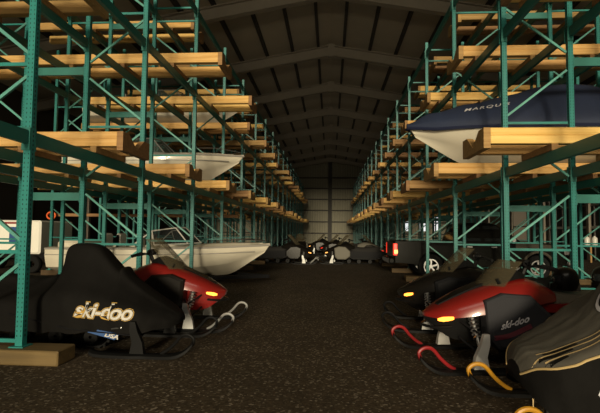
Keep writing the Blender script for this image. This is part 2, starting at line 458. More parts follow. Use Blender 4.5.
# boat cradles: two lumber bunks and a notched bow board
TH = .30; BR = .09
def cradle(s, xe, length, yoff, wid, z, lab, dark=False, notch=True, grp=None):
    t = thing('boat_cradle', lab, 'boat cradle', (s*xe, yoff, z), 0, grp)
    mt = LUMBER2 if dark else LUMBER
    for y0 in (0, wid-.14):
        m = MB(); zm = BR+(TH-BR)*.52; m.bbox(min(0, s*length), max(0, s*length), y0, y0+.14, BR, zm, .008); m.bbox(min(0, s*length), max(0, s*length), y0+.004, y0+.136, zm, TH, .008)
        m.build('bunk_timber', mt, t, 0)
    base = SIDES[s][0]-xe
    for o in (0, FD, FD+GAP, 2*FD+GAP):
        xx = s*(base+o)
        if .06 < s*xx < length-.05: MB().bbox(xx-.045, xx+.045, 0, wid, 0, BR, .006).build('bearer', LUMBER2, t, 0)
    x0, x1 = sorted((-s*.002, -s*.09))
    w0, w1 = .0, wid
    poly = [(w0, .03), (w1, .03), (w1, TH), (w1*.78, TH), (w1*.5, TH*.38), (w1*.22, TH), (w0, TH)] if notch else [(w0, 0), (w1, 0), (w1, TH), (w0, TH)]
    MB().prism(poly, x0, x1, 'x').build('bow_board', LUMBER2 if not dark else LUMBER2, t, 0)
    return t
for s in (-1, 1):
    sd = SIDES[s][2]; g = 'boat cradles on the %s rack' % sd
    for k in range(0, 17):
        bay = ORD[k]
        yb = fy(s, k)+1.36
        rr = random.Random(k*10+s)
        # lowest shelf
        xe = (3.0 if k < 2 else 2.5+rr.uniform(0, .5)) if s < 0 else 2.12+rr.uniform(-.05, .08)
        cradle(s, xe, 5.9, yb, .95, LEV[0], 'lumber boat cradle on the lowest shelf of the %s rack, %s bay from the front' % (sd, bay), dark=(k in (3, 6) if s < 0 else k in (2, 5)), grp=g)
        # middle shelf
        xe = ((3.75, 2.36, 2.26, 2.85)[k] if k < 4 else 2.75+rr.uniform(-.2, .2)) if s < 0 else 2.6+rr.uniform(-.06, .1)
        ln = 4.5 if (s < 0 and k == 2) else 5.9
        cradle(s, xe, ln, yb, .95, LEV[1], 'lumber boat cradle on the middle shelf of the %s rack, %s bay from the front' % (sd, bay), dark=(rr.random() < .2 and k > 3) or (s < 0 and k == 0), grp=g)
        # top shelf
        xe = SIDES[s][0]+.42+rr.uniform(-.05, .25)
        if k > 0: cradle(s, xe, 4.6, yb-.2, 1.0, LEV[2], 'lumber boat cradle on the top shelf of the %s rack, %s bay from the front' % (sd, bay), dark=rr.random() < .5, grp=g)
# ------------------------------------------------------------------ snowmobiles
def ring_hood(zm, zt, hw, n=11, e=.62):
    pts = []
    for i in range(n):
        a = PI*i/(n-1); c, s_ = math.cos(a), math.sin(a)
        pts.append((math.copysign(abs(c)**e, c)*hw, zm+(zt-zm)*abs(s_)**.75))
    return pts
def ski_parts(root, s, hc, x0=.25, skim=None, spindle=None):
    """one ski with its loop handle, spindle and arms; x0 = tip position"""
    y = s*.53; m = MB()
    prof = catmull([(x0, .17), (x0-.08, .09), (x0-.2, .035), (x0-.4, .02), (x0-.8, .02), (x0-1.1, .03), (x0-1.18, .06)], 4)
    rings = []
    for i, (x, z) in enumerate(prof):
        f = i/(len(prof)-1); w = .05+.028*math.sin(PI*min(1, f*1.6)) if f < .6 else .072-.02*(f-.6)
        rings.append([(x, y-w, z-.02), (x, y+w, z-.02), (x, y+w, z+.012), (x, y+.03, z+.03), (x, y-.03, z+.03), (x, y-w, z+.012)])
    m.loft(rings)
    ski = m.build('ski', skim or BLACK, root)
    h = MB(); h.tube(catmull([(x0-.02, y, .15), (x0+.0, y, .22), (x0-.06, y, .265), (x0-.14, y, .25), (x0-.22, y, .16), (x0-.30, y, .09), (x0-.37, y, .05)], 4), .019, 8)
    h.build('ski_handle', hc, ski)
    sp = MB(); px = -.38
    sp.loft([[(px-.09, y-.035, .05), (px+.07, y-.035, .05), (px+.07, y+.035, .05), (px-.09, y+.035, .05)],
             [(px-.07, y-.03, .17), (px+.05, y-.03, .17), (px+.05, y+.03, .17), (px-.07, y+.03, .17)],
             [(px-.10, y-.03, .30), (px-.01, y-.03, .30), (px-.01, y+.03, .30), (px-.10, y+.03, .30)],
             [(px-.10, y-.025, .40), (px-.04, y-.025, .40), (px-.04, y+.025, .40), (px-.10, y+.025, .40)]])
    sp.build('ski_spindle', spindle or SILVER, root)
def suspension(root, s):
    y = s*.5; m = MB()
    for xa, za in ((-.30, .30), (-.62, .30)): m.tube([(xa, s*.2, za), (-.42, y, .17)], .014, 6)
    for xa, za in ((-.30, .48), (-.60, .48)): m.tube([(xa, s*.2, za), (-.44, y-.02*s, .37)], .013, 6)
    m.build('suspension_arm', DGREY, root)
    m = MB(); a = Vector((-.40, s*.22, .66)); b = Vector((-.42, s*.44, .26))
    m.tube([a, b], .018, 8)
    N = 60; d = b-a; u = d.cross(Vector((1, 0, 0))).normalized(); w = d.normalized().cross(u)
    sh = m.build('shock_absorber', SILVER, root)
    m = MB(); m.tube([a+d*(.1+.75*i/N)+(u*math.cos(i*.85)+w*math.sin(i*.85))*.042 for i in range(N+1)], .008, 5)
    m.build('coil_spring', CHROME, sh)
def track(root, x1=-2.75):
    m = MB(); path = []
    for i in range(9): a = -PI/2+PI*i/8; path.append((-1.05+.17*math.cos(a)+.0, .20+.19*math.sin(a)))
    for i in range(9): a = PI/2+PI*i/8; path.append((x1+.18*math.cos(a), .22+.18*math.sin(a)))
    m.loft([[(x, -.19, z), (x, .19, z), (x*.999, .19, z*.9+.02), (x*.999, -.19, z*.9+.02)] for x, z in path], closed=True)
    n = len(path)
    for i in range(n):
        p = Vector((path[i][0], 0, path[i][1])); q = Vector((path[(i+1) % n][0], 0, path[(i+1) % n][1]))
        L = (q-p).length; k = max(1, int(L/.09))
        for j in range(k):
            c = p.lerp(q, (j+.5)/k); d = (q-p).normalized(); nn = Vector((d.z, 0, -d.x))
            c2 = c+nn*.012
            m.bar((c2.x, -.185, c2.z), (c2.x, .185, c2.z), .03, .03)
    # keep lugs above the ground
    m.v = [(v[0], v[1], max(v[2], .0)) for v in m.v]
    m.build('track', RUBBER, root, 0)
    for x in (-1.15, -1.6, -2.1, -2.6):
        for y in (-.12, .12):
            m = MB(); m.lathe([(.02, -.02), (.085, -.02), (.095, 0), (.085, .02), (.02, .02)], (x, y, .12), 14); m.build('idler_wheel', BLACK, root)
def snowmobile(name, label, loc, rz, paint, lower, handle, side_txt=None, glint=AMBER, hand_side=1, trim_red=None, seatm=SEATM, lens_both=True, spindle=None, wind=1.0, cat='snowmobile', group=None, panel=None, shield=None, front=None):
    t = thing(name, label, cat, loc, rz, group)
    st = catmull([(.03, .50, .535, .05), (-.08, .50, .60, .20), (-.28, .53, .71, .33), (-.55, .58, .83, .40), (-.85, .62, .92, .41), (-1.08, .66, .94, .35), (-1.28, .68, .88, .27), (-1.42, .69, .80, .19)], 4)
    m = MB(); rings = []
    for x, zm, zt, hw in st: rings.append([(x, y, z) for y, z in ring_hood(zm, zt, hw)])
    m.loft(rings); m.build('hood', paint, t, 50)
    # raised hood ridge + vents
    m = MB(); m.loft([[(x, y*w, z) for y, z in ((-1, z0), (-.8, z0+.035), (.8, z0+.035), (1, z0))] for x, w, z0 in ((-.12, .06, .60), (-.35, .11, .725), (-.6, .13, .835), (-.82, .12, .90))])
    m.build('hood_scoop', lower, t)
    for s in (-1, 1):
        m = MB(); m.prism([(-.50, .70), (-.62, .74), (-.80, .75), (-.74, .70)], s*.38, s*.416); m.build('hood_vent', BLACK, t)
    # belly and nose bumper
    m = MB()
    m.loft([[(x, -hw, zm), (x, hw, zm), (x, hw*.75, zb), (x, -hw*.75, zb)] for x, zm, zb, hw in catmull([(.02, .505, .47, .05), (-.08, .50, .38, .17), (-.25, .53, .27, .22), (-.55, .58, .24, .22), (-.9, .62, .2, .24), (-1.2, .66, .25, .24)], 3)])
    m.build('belly_pan', front or lower, t)
    m = MB(); m.tube(catmull([(-.2, -.26, .42), (-.04, -.18, .40), (.05, 0, .40), (-.04, .18, .40), (-.2, .26, .42)], 4), .016, 7); m.build('nose_bumper', BLACK, t)
    # side reflectors; the material's glow imitates their glint
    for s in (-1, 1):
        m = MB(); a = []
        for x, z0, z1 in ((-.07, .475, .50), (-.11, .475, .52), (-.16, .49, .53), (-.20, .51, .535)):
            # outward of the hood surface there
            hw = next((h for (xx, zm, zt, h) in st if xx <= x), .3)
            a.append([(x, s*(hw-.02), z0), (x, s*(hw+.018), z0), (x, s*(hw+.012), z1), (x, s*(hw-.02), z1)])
        m.loft(a); m.build('marker_reflector', glint, t)
    # side panels
    for s in (-1, 1):
        P = [(-.50, .72), (-.53, .33), (-.64, .21), (-1.02, .21), (-1.22, .36), (-1.22, .58), (-1.0, .78), (-.7, .80)]
        m = MB(); c = (-.85, .5)
        def inset(p, k): return (c[0]+(p[0]-c[0])*k, c[1]+(p[1]-c[1])*k)
        rings = []
        for k, y in ((1, .26), (1, .40), (.97, .425), (.86, .445)): rings.append([(inset(p, k)[0], s*y, inset(p, k)[1]) for p in P])
        m.loft(rings); sp = m.build('side_panel', panel or DGREY, t, 20)
        if side_txt and s == hand_side:
            bv = bvh_of(sp.data)
            tm = text_mesh(side_txt, .10, .3, .003)
            tm.materials.append(TEXTD); lay_on(tm, bv, lambda u, v: (-.80-s*u, s*1.2, .50+v*1+u*.28), (0, -s, 0), .004)
            link('side_lettering', tm, sp)
            pm = ribbon([(-.22, -.13), (-.05, -.1), (.18, .0)], .05, 8); pm.materials.append(MAROON)
            lay_on(pm, bv, lambda u, v: (-.80-s*u, s*1.2, .47+v), (0, -s, 0), .003); link('side_stripe', pm, sp)
        m = MB(); m.loft([[(x, s*.2, z), (x, s*.43, z), (x, s*.43, z-.03), (x, s*.2, z-.03)] for x, z in ((-1.15, .36), (-1.35, .27), (-2.35, .27), (-2.6, .33))]); m.build('running_board', BLACK, t)
        suspension(t, s); ski_parts(t, s, handle, spindle=spindle)
        m = MB(); ys = s
        m.prism([(-.90, .80), (-1.02, .79), (-1.35, .66), (-1.75, .68), (-2.1, .72), (-2.1, .64), (-1.7, .58), (-1.3, .57), (-1.02, .68)], s*.185, s*.235)
        if trim_red: m.build('side_trim', trim_red, t)
    # dash, windshield
    m = MB(); m.loft([[(-.72, -.26, .88), (-.72, .26, .88), (-.72, .2, .93), (-.72, -.2, .93)], [(-.98, -.22, .94), (-.98, .22, .94), (-.98, .17, 1.03), (-.98, -.17, 1.03)], [(-1.1, -.12, .93), (-1.1, .12, .93), (-1.1, .1, .98), (-1.1, -.1, .98)]]); m.build('dash', BLACK, t)
    wr = []
    for f in [i/6 for i in range(7)]:
        hw = (.30-.11*f**1.5); x0 = -.58-.40*f*wind-.03*f*f; z0 = .86+.46*f*wind
        row = []
        for i in range(11):
            a = -1+2*i/10
            row.append((x0-.17*abs(a)**2.2, a*hw, z0-.02*abs(a)))
        wr.append(row)
    m = MB(); m.loft(wr, open_ring=True)
    inner = [[(x-.006, y, z-.004) for x, y, z in r] for r in wr]; m.loft(inner, open_ring=True)
    m.build('windshield', shield or SMOKE, t, 60)
    # handlebar
    m = MB(); m.tube([(-1.12, 0, .92), (-1.18, 0, 1.06)], .03, 8); m.tube(catmull([(-1.30, -.36, 1.05), (-1.22, -.2, 1.08), (-1.17, -.08, 1.06), (-1.17, .08, 1.06), (-1.22, .2, 1.08), (-1.30, .36, 1.05)], 4), .014, 7)
    hb = m.build('handlebar', BLACK, t)
    for s in (-1, 1):
        m = MB(); m.tube([(-1.235, s*.23, 1.08), (-1.31, s*.38, 1.045)], .024, 8); m.tube([(-1.17, s*.2, 1.07), (-1.23, s*.36, 1.05)], .009, 6); m.build('hand_grip', RUBBER, hb)
    m = MB(); m.bbox(-1.20, -1.10, -.12, .12, 1.05, 1.14, .03); m.build('bar_pad', BLACK, hb)
    # seat
    m = MB(); rings = []
    for x, z0, z1, hw in catmull([(-1.18, .62, .78, .12), (-1.35, .56, .78, .18), (-1.8, .54, .76, .19), (-2.25, .55, .80, .19), (-2.45, .57, .80, .17), (-2.55, .6, .74, .13)], 4):
        rings.append([(x, -hw, z0), (x, hw, z0), (x, hw, z0+(z1-z0)*.6), (x, hw*.8, z1-.01), (x, hw*.3, z1), (x, -hw*.3, z1), (x, -hw*.8, z1-.01), (x, -hw, z0+(z1-z0)*.6)])
    m.loft(rings); m.build('seat', seatm, t, 50)
    m = MB(); m.loft([[(-1.15, -.205, .42), (-1.15, .205, .42), (-1.15, .205, .58), (-1.15, -.205, .58)], [(-2.75, -.205, .40), (-2.75, .205, .40), (-2.75, .2, .56), (-2.75, -.2, .56)], [(-2.88, -.18, .42), (-2.88, .18, .42), (-2.88, .17, .5), (-2.88, -.17, .5)]])
    for s in (-1, 1): m.box(-2.75, -1.2, s*.205-.004, s*.205+.004, .27, .44)
    m.build('tunnel', DGREY, t)
    m = MB(); m.box(-2.90, -2.885, -.14, .14, .47, .54); m.build('tail_light', REDB, t)
    m = MB(); m.tube(catmull([(-2.55, -.2, .5), (-2.92, -.2, .56), (-2.98, 0, .58), (-2.92, .2, .56), (-2.55, .2, .5)], 4), .014, 7); m.build('rear_bumper', BLACK, t)
    m = MB(); m.loft([[(-2.86, -.19, .44), (-2.86, .19, .44), (-2.875, .19, .44), (-2.875, -.19, .44)], [(-2.98, -.19, .1), (-2.98, .19, .1), (-2.995, .19, .1), (-2.995, -.19, .1)]]); m.build('snow_flap', RUBBER, t)
    track(t)
    return t
def covered(name, label, loc, rz, stations, split=None, top_m=CLOTHB, skirt_m=CLOTHB, handle=BLACK, skicol=BLACK, x0=.25):
    t = thing(name, label, 'snowmobile', loc, rz)
    ST = catmull(stations, 4)
    halfs = []
    for i, (x, zb, zs, zt, hw, tw) in enumerate(ST):
        pts = [(hw, zb), (hw*1.03, zb+.45*(zs-zb)), (hw*.97, zs-.04), (tw+.45*(hw-tw), zs+.22*(zt-zs)), (tw, zs+.62*(zt-zs)), (tw*.72, zs+.93*(zt-zs)), (tw*.35, zt), (0, zt+.004)]
        q = catmull(pts, 3); out = []
        for j, (y, z) in enumerate(q):
            f = 1-j/(len(q)-1)
            wob = .012*math.sin(x*23+z*9)*f+.009*math.sin(x*41-z*17)*f
            out.append((x, max(0, y+wob*(1 if y > .02 else 0)), z+(.012*math.sin(x*17) if j == 0 else 0)))
        halfs.append(out)
    n = len(halfs[0])
    def full(h, a, b):   # indices a..b of the half, both sides
        return h
    k = split if split else None
    def shell(j0, j1, mt, nm):
        m = MB()
        for s in (1, -1):
            m.loft([[(x, s*y, z) for x, y, z in h[j0:j1+1]] for h in halfs], open_ring=True)
        if j0 == 0:      # close nose and tail
            for h in (halfs[0], halfs[-1]):
                a = [(x, y, z) for x, y, z in h]; b = [(x, -y, z) for x, y, z in reversed(h)]
                m._add(a+b[1:], [tuple(range(len(a)+len(b)-1))])
        me = m.mesh(nm, mt, 70)
        import bmesh
        bm = bmesh.new(); bm.from_mesh(me); bmesh.ops.remove_doubles(bm, verts=bm.verts, dist=1e-4); bmesh.ops.recalc_face_normals(bm, faces=bm.faces); bm.to_mesh(me); bm.free()
        return link(nm, me, t)
    if k:
        a = shell(k, n-1, top_m, 'cover_top'); b = shell(0, k, skirt_m, 'cover_skirt')
        m = MB()
        for s in (1, -1): m.tube([(h[k][0], s*h[k][1], h[k][2]) for h in halfs], .009, 6)
        m.build('cover_piping', PIPING, t)
        objs = (a, b)
    else:
        objs = (shell(0, n-1, top_m, 'cover'),)
    for s in (-1, 1):
        ski_parts(t, s, handle, x0=x0, skim=skicol, spindle=BLACK)
        m = MB(); m.tube([(-.35, s*.2, .32), (-.42, s*.5, .18)], .016, 6); m.tube([(-.62, s*.2, .32), (-.42, s*.5, .18)], .016, 6); m.build('suspension_arm', DGREY, t)
        m = MB(); m.loft([[(x, s*.2, z), (x, s*.43, z), (x, s*.43, z-.03), (x, s*.2, z-.03)] for x, z in ((-1.0, .34), (-1.35, .27), (-2.6, .27))]); m.build('running_board', BLACK, t)
    track(t)
    return t, objs, halfs
# left, under a black cover
CS = [(-.06, .32, .38, .40, .12, .06), (-.14, .29, .42, .46, .28, .12), (-.28, .27, .48, .56, .42, .2), (-.42, .25, .54, .65, .49, .2), (-.56, .25, .58, .75, .51, .2), (-.70, .25, .61, .86, .52, .2), (-.78, .25, .63, .97, .52, .2), (-.82, .25, .65, .93, .52, .2), (-.95, .25, .67, 1.06, .52, .2), (-1.08, .25, .69, 1.20, .52, .2), (-1.2, .25, .71, 1.25, .52, .2), (-1.4, .25, .71, 1.255, .52, .19), (-1.48, .25, .71, 1.21, .52, .18), (-1.52, .25, .70, 1.06, .52, .17), (-1.56, .25, .68, .91, .50, .17), (-1.66, .25, .66, .86, .49, .17), (-1.9, .25, .62, .83, .48, .18), (-2.4, .25, .60, .86, .47, .18), (-2.8, .28, .58, .78, .43, .18), (-3.02, .36, .5, .58, .32, .12)]
t, ob, hf = covered('snowmobile', 'snowmobile under a black cloth cover with white and gold block lettering, at left', (-1.76, 5.66, 0), 0, CS)
cov = ob[0]; bv = bvh_of(cov.data)
def put(body, size, cx, cz, mt, off, lift, tilt=0, nm='cover_lettering'):
    tm = text_mesh(body, size, .28, off, spacing=.93); tm.materials.append(mt)
    lay_on(tm, bv, lambda u, v: (cx+u, -2, cz+v+tilt*u), (0, 1, 0), lift)
    return link(nm, tm, cov)
put('ski-doo', .235, -.81, .50, TEXTG, .016, .006, -.05, 'lettering_outline')
put('ski-doo', .235, -.81, .50, BLACK, .010, .008, -.05, 'lettering_outline')
put('ski-doo', .235, -.81, .50, TEXTW, .005, .010, -.05)
# blue emblem plate on the running gear below the hem
m = MB(); m.prism([(-.98, .27), (-.66, .19), (-.60, .255), (-.86, .30)], -.535, -.50); e = m.build('blue_emblem_plate', BLUE, t)
e['label'] = 'blue plate with white letters'
tm = text_mesh('DSA', .085, .4, .003); tm.materials.append(TEXTW)
for v in tm.vertices: v.co = Vector((-.70+v.co.x, -.538, .235+v.co.y*.8-v.co.x*.22))
link('emblem_lettering', tm, e)
m = MB(); m.tube([(-.70, -.53, .31), (-.6, -.53, .325)], .009, 6); m.ell((-.585, -.53, .328), (.018, .018, .018)); m.build('cover_toggle', CHROME, t)
m = MB(); m.tube([(-1.95, -.50, .45), (-1.2, -.53, .30), (-.4, -.54, .24)], .008, 5); m.build('cover_strap', DGREY, t)
# red one left
snowmobile('snowmobile', 'red snowmobile with smoked windshield facing right, beside the black covered sled', (-1.60, 7.02, 0), 0, REDP, BLKP, SILVER, trim_red=REDP, wind=1.0, panel=BLKP, hand_side=-1, front=REDP)
# right side: black, red, grey cover
snowmobile('snowmobile', 'black snowmobile with clear windshield behind the red one at right', (1.10, 7.40, 0), PI-.14, BLKP, BLKP, BLACK, wind=.8)
snowmobile('snowmobile', 'red snowmobile with grey side panels and red ski loops facing left', (1.10, 5.38, 0), PI+.12, REDP, BLACK, REDB, side_txt='ski-doo', spindle=SPIN, trim_red=REDP, seatm=SEATG, wind=.62, panel=PANELG, shield=SMOKE)
GS = [(.06, .30, .42, .45, .14, .06), (.0, .22, .50, .54, .30, .14), (-.12, .16, .55, .57, .42, .2), (-.25, .12, .61, .63, .47, .22), (-.4, .10, .69, .71, .50, .22), (-.5, .10, .76, .79, .52, .22), (-.6, .09, .82, .91, .54, .22), (-.7, .09, .87, 1.06, .55, .22), (-.82, .09, .92, 1.22, .55, .22), (-1.0, .10, .97, 1.33, .55, .24), (-1.2, .10, .95, 1.31, .55, .22), (-1.35, .12, .90, 1.2, .54, .22), (-1.5, .14, .80, 1.0, .53, .2), (-2.0, .18, .66, .90, .5, .2), (-2.5, .22, .60, .84, .47, .18), (-2.9, .3, .54, .68, .38, .14), (-3.02, .36, .5, .58, .32, .12)]
tg, og, hg = covered('snowmobile', 'snowmobile under a grey and black cover with yellow ski loops, nearest at right', (1.50, 3.76, 0), PI+.0, GS, split=6, top_m=CLOTHG, skirt_m=CLOTHB, handle=YELLOW)
bt = bvh_of(og[0].data); bs = bvh_of(og[1].data)
def down(me, mt, cx, cy, nm, lift=.005, par=og[0]):
    me.materials.append(mt); lay_on(me, bt, lambda u, v: (cx+u, cy+v, 3), (0, 0, -1), lift); return link(nm, me, par)
for dy, a in ((0, 0), (.055, .06), (-.05, -.05)):
    down(ribbon([(.26+a, .02), (.05+a, .05), (-.15+a, .09), (-.32+a, .07)], .013, 8), GOLDST, -.24, .22+dy, 'cover_flame_decal')
    down(ribbon([(.22+a, .03), (.12+a, .06), (.0+a, .07)], .03, 8), BLACK, -.24, .23+dy, 'cover_flame_decal', .004)
for pth in ([(-.33, .06), (-.42, .0), (-.36, -.06)], [(-.15, .16), (-.27, .15), (-.33, .12)]):
    down(ribbon(pth, .02, 6), TEXTD, -.24, .25, 'cover_flame_decal', .006)
# white round emblem on the raised part
for rr_, mt, l in ((.12, TEXTD, .006), (.095, BLACK, .009), (.07, TEXTD, .012)):
    me = bpy.data.meshes.new('emblem'); me.from_pydata([(rr_*1.3*math.cos(a*PI/12), rr_*math.sin(a*PI/12), 0) for a in range(24)]+[(0, 0, 0)], [], [(a, (a+1) % 24, 24) for a in range(24)])
    me.materials.append(mt)
    lay_on(me, bt, lambda u, v: (2, .10-u, .98+v*1.1), (-1, 0, 0), l); link('cover_emblem', me, og[0])
def skirt(me, mt, f, nm):
    me.materials.append(mt); lay_on(me, bs, f, (0, -1, 0), .006); return link(nm, me, og[1])
skirt(ribbon([(0, 0), (.06, .10), (.16, .19), (.3, .24)], .014, 6), TEXTD, lambda u, v: (-.30-u, 2, .36+v), 'skirt_emblem_line')
skirt(ribbon([(0, 0), (.1, .02), (.2, .03), (.3, .1)], .014, 6), TEXTD, lambda u, v: (-.30-u, 2, .36+v), 'skirt_emblem_line')
# distant machines at the end of the aisle
WP = mat('off_white_hood', (.13, .122, .10), .5, spec=.1)
snowmobile('snowmobile', 'distant snowmobile facing right with amber reflectors, left of the aisle centre', (-.75, 21.0, 0), .0, BLKP, BLKP, SILVER, glint=AMBERD, group='distant snowmobiles', panel=BLKP)
snowmobile('snowmobile', 'distant snowmobile facing left with white side panel at the aisle centre', (-.25, 21.4, 0), PI-.1, BLKP, BLKP, BLACK, glint=AMBERD, group='distant snowmobiles', panel=WP)
snowmobile('snowmobile', 'distant white-hooded snowmobile with a red reflector, near the pickup tail', (2.85, 24.3, 0), .06, WP, BLKP, BLACK, glint=REDL, group='distant snowmobiles', panel=BLKP)
snowmobile('snowmobile', 'dark snowmobile far back on the left, behind the amber-lit one', (-1.7, 27.0, 0), -PI/2+.1, BLKP, BLKP, BLACK, glint=AMBERD, group='distant snowmobiles', panel=WP)
snowmobile('snowmobile', 'dark snowmobile farthest back at the aisle centre', (-1.45, 30.7, 0), PI, BLKP, BLKP, BLACK, glint=AMBERD, group='distant snowmobiles', panel=BLKP)
snowmobile('snowmobile', 'dark snowmobile far back on the right of the aisle', (-.6, 27.5, 0), PI, BLKP, BLKP, BLACK, glint=REDL, group='distant snowmobiles', panel=BLKP)
# helmets on the seats
def helmet(label, loc, rz):
    t = thing('helmet', label, 'helmet', loc, rz)
    m = MB(); prof = catmull([(.07, 0), (.11, .01), (.135, .07), (.14, .14), (.115, .22), (.06, .262), (.001, .27)], 3)
    m.lathe(prof, (0, 0, 0), 20, 'z'); m.build('shell', BLKP, t, 60)
    m = MB(); rings = []
    for z, r in ((.10, .142), (.14, .146), (.18, .138)):
        rings.append([(r*math.cos(a)*1.02, r*math.sin(a)*1.02, z) for a in [-1.1+2.2*i/10 for i in range(11)]])
    m.loft(rings, open_ring=True); m.build('visor', GLASS, t, 60)
    m = MB(); m.loft([[(.10, -.09, .01), (.10, .09, .01), (.10, .08, .09), (.10, -.08, .09)], [(.165, -.05, .02), (.165, .05, .02), (.16, .05, .08), (.16, -.05, .08)]]); m.build('chin_bar', BLKP, t)
    return t
helmet('black helmet in the middle of the red snowmobile seat', (2.74, 5.58, .785), PI-.3)
helmet('black helmet at the rear end of the red snowmobile seat', (3.22, 5.64, .80), PI+.4)
# ------------------------------------------------------------------ boats
def boat(label, loc, rz, L=5.6, beam=2.1, depth=.85, hull=GELW, cover=None, stripe=GELG, windshield=True, text=None, cover_peak=.9, low=False, name='motorboat'):
    t = thing(name, label, 'boat', loc, rz)
    # stations: x fraction, keel z, chine y, chine z, sheer y, sheer z   (bow at +x = 0 .. stern at -L)
    K = [(0, .74, .01, .80, .012, 1.0), (.05, .46, .08, .66, .20, .985), (.12, .20, .24, .50, .44, .965), (.2, .06, .44, .40, .64, .94), (.34, .0, .68, .31, .84, .91), (.55, 0, .84, .28, .96, .88), (.8, 0, .88, .27, 1.0, .86), (1, 0, .86, .27, .97, .85)]
    ST = catmull(K, 4); h = beam/2; rings = []; sheer = []
    for f, zk, yc, zc, ys, zs in ST:
        half = [(0, zk), (yc*.5, zk+(zc-zk)*.45), (yc, zc), (yc+.03, zc+.02), (yc+(ys-yc)*.55+.02, zc+(zs-zc)*.35), (yc+(ys-yc)*.85+.02, zc+(zs-zc)*.62), (ys, zc+(zs-zc)*.70), (ys, zs)]
        x = -f*L
        # raked stem
        def rx(z): return x-(1-min(1, z))*.30*max(0, 1-f*5)*2
        rings.append([(rx(z), -y*h, z*depth) for y, z in reversed(half)]+[(rx(z), y*h, z*depth) for y, z in half[1:]])
        sheer.append((x, ys*h, zs*depth))
    m = MB(); m.loft(rings, open_ring=True)
    m._add(rings[-1], [tuple(range(len(rings[-1])))])
    m.build('hull', hull, t, 40)
    for s in (-1, 1):
        m = MB(); m.tube([(x, s*y, z-.015) for x, y, z in sheer], .026, 6); m.build('rub_rail', stripe, t)
    # deck
    m = MB(); rr = []
    for i, (x, y, z) in enumerate(sheer):
        f = -x/L; ck = 0 if f < .36 else min(1, (f-.36)/.03)
        cw = max(.0, y-.20); drop = .45*ck*depth
        cr = .07*math.sin(PI*min(1, f/.42))*(1-ck)
        rr.append([(x, -y, z), (x, -cw, z+.03+cr*.5), (x, -cw*.98, z+.03+cr*.6-drop), (x, 0, z+.03+cr-drop), (x, cw*.98, z+.03+cr*.6-drop), (x, cw, z+.03+cr*.5), (x, y, z)])
    m.loft(rr, open_ring=True); m.build('deck', hull, t, 40)
    if not cover:
        if windshield:
            zb = sheer[12][2]+.03; xb = -.36*L
            fr = MB(); gl = MB()
            A = [(xb+.15, -.0, zb+.05), (xb-.05, -.38*h*1.3, zb+.03), (xb-.85, -.80*h, zb)]
            B = [(xb-.30, 0, zb+.46), (xb-.42, -.36*h*1.2, zb+.45), (xb-.95, -.72*h, zb+.36)]
            for s in (1, -1):
                a = [(x, s*y, z) for x, y, z in A]; b = [(x, s*y, z) for x, y, z in B]
                for i in range(2):
                    gl._add([a[i], a[i+1], b[i+1], b[i]], [(0, 1, 2, 3)]); fr.tube([a[i], a[i+1]], .018, 6); fr.tube([b[i], b[i+1]], .018, 6)
                for i in range(3): fr.tube([a[i], b[i]], .018, 6)
                fr.tube([b[2], (xb-1.35, s*-.85*h, zb+.02)], .018, 6)
            fr.build('windshield_frame', SILVER if not low else WHTP, t); gl.build('windshield_glass', GLASS if low else CGLASS, t)
        for x, s in ((-.56, -.4), (-.56, .4), (-.72, -.4), (-.72, .4)):
            m = MB(); z = .55*depth; m.bbox(x*L-.25, x*L+.25, s*h-.24, s*h+.24, z, z+.2, .05); m.bbox(x*L-.3, x*L-.18, s*h-.24, s*h+.24, z+.15, z+.66, .05); m.build('boat_seat', WHTP, t)
        m = MB(); m.bbox(-L*.97, -L*.84, -.75*h, .75*h, .5*depth, .93*depth+.12, .06); m.build('engine_box', hull, t)
        m = MB()
        for s in (-1, 1): m.tube(catmull([(-.10, s*.03, sheer[2][2]+.1), (-.7, s*.5*h, sheer[7][2]+.16), (-1.3, s*.70*h, sheer[10][2]+.13)], 4), .012, 6)
        m.build('bow_rail', CHROME, t)
        for s in (-1, 1):
            m = MB(); m.tube([(x, s*(yy*1.0+.004), z-.17) for x, yy, z in sheer[5:]], .014, 5); m.build('hull_stripe', stripe, t)
    else:
        prof = cover_peak
        rings = []
        for i, (x, y, z) in enumerate(sheer):
            f = -x/L
            zt = z+catmull_eval([(0, .06), (.08, .30), (.2, .50), (.3, .66), (.4, .84), (.47, .93), (.55, .90), (.62, .74), (.75, .55), (1, .38)], f)*prof
            yy = y+.03
            half = [(yy, z-.15*min(1, f*8+.35)), (yy+.01, z+.01), (yy*.82, z+(zt-z)*.45), (yy*.5, z+(zt-z)*.82), (yy*.2, zt-.01), (0, zt)]
            q = catmull(half, 3)
            rings.append([(x+.03*(1-f), -a, b) for a, b in q]+[(x+.03*(1-f), a, b) for a, b in reversed(q[:-1])])
        m = MB(); m.loft(rings, open_ring=True); cv = m.build('cover', cover, t, 60)
        for s in (-1, 1):
            m = MB(); m.tube([(x+.02, s*(y+.045), z-.12*min(1, -x/L*8+.35)) for x, y, z in sheer], .035, 6); m.build('cover_hem', NAVYD, t)
        if text:
            bvv = bvh_of(cv.data); tm = text_mesh(text, .16, .45, .002, spacing=1.25); tm.materials.append(TEXTD)
            # on the local +y side (towards the camera when turned half round)
            lay_on(tm, bvv, lambda u, v: (-1.40-u, 3, 1.15+v*.6+u*.10), (0, -1, 0), .008); link('cover_lettering', tm, cv)
    return t
def catmull_eval(P, x):
    for (a, b), (c, d_) in zip(P, P[1:]):
        if x <= c:
            t = (x-a)/(c-a); t = t*t*(3-2*t); return b+(d_-b)*t
    return P[-1][1]
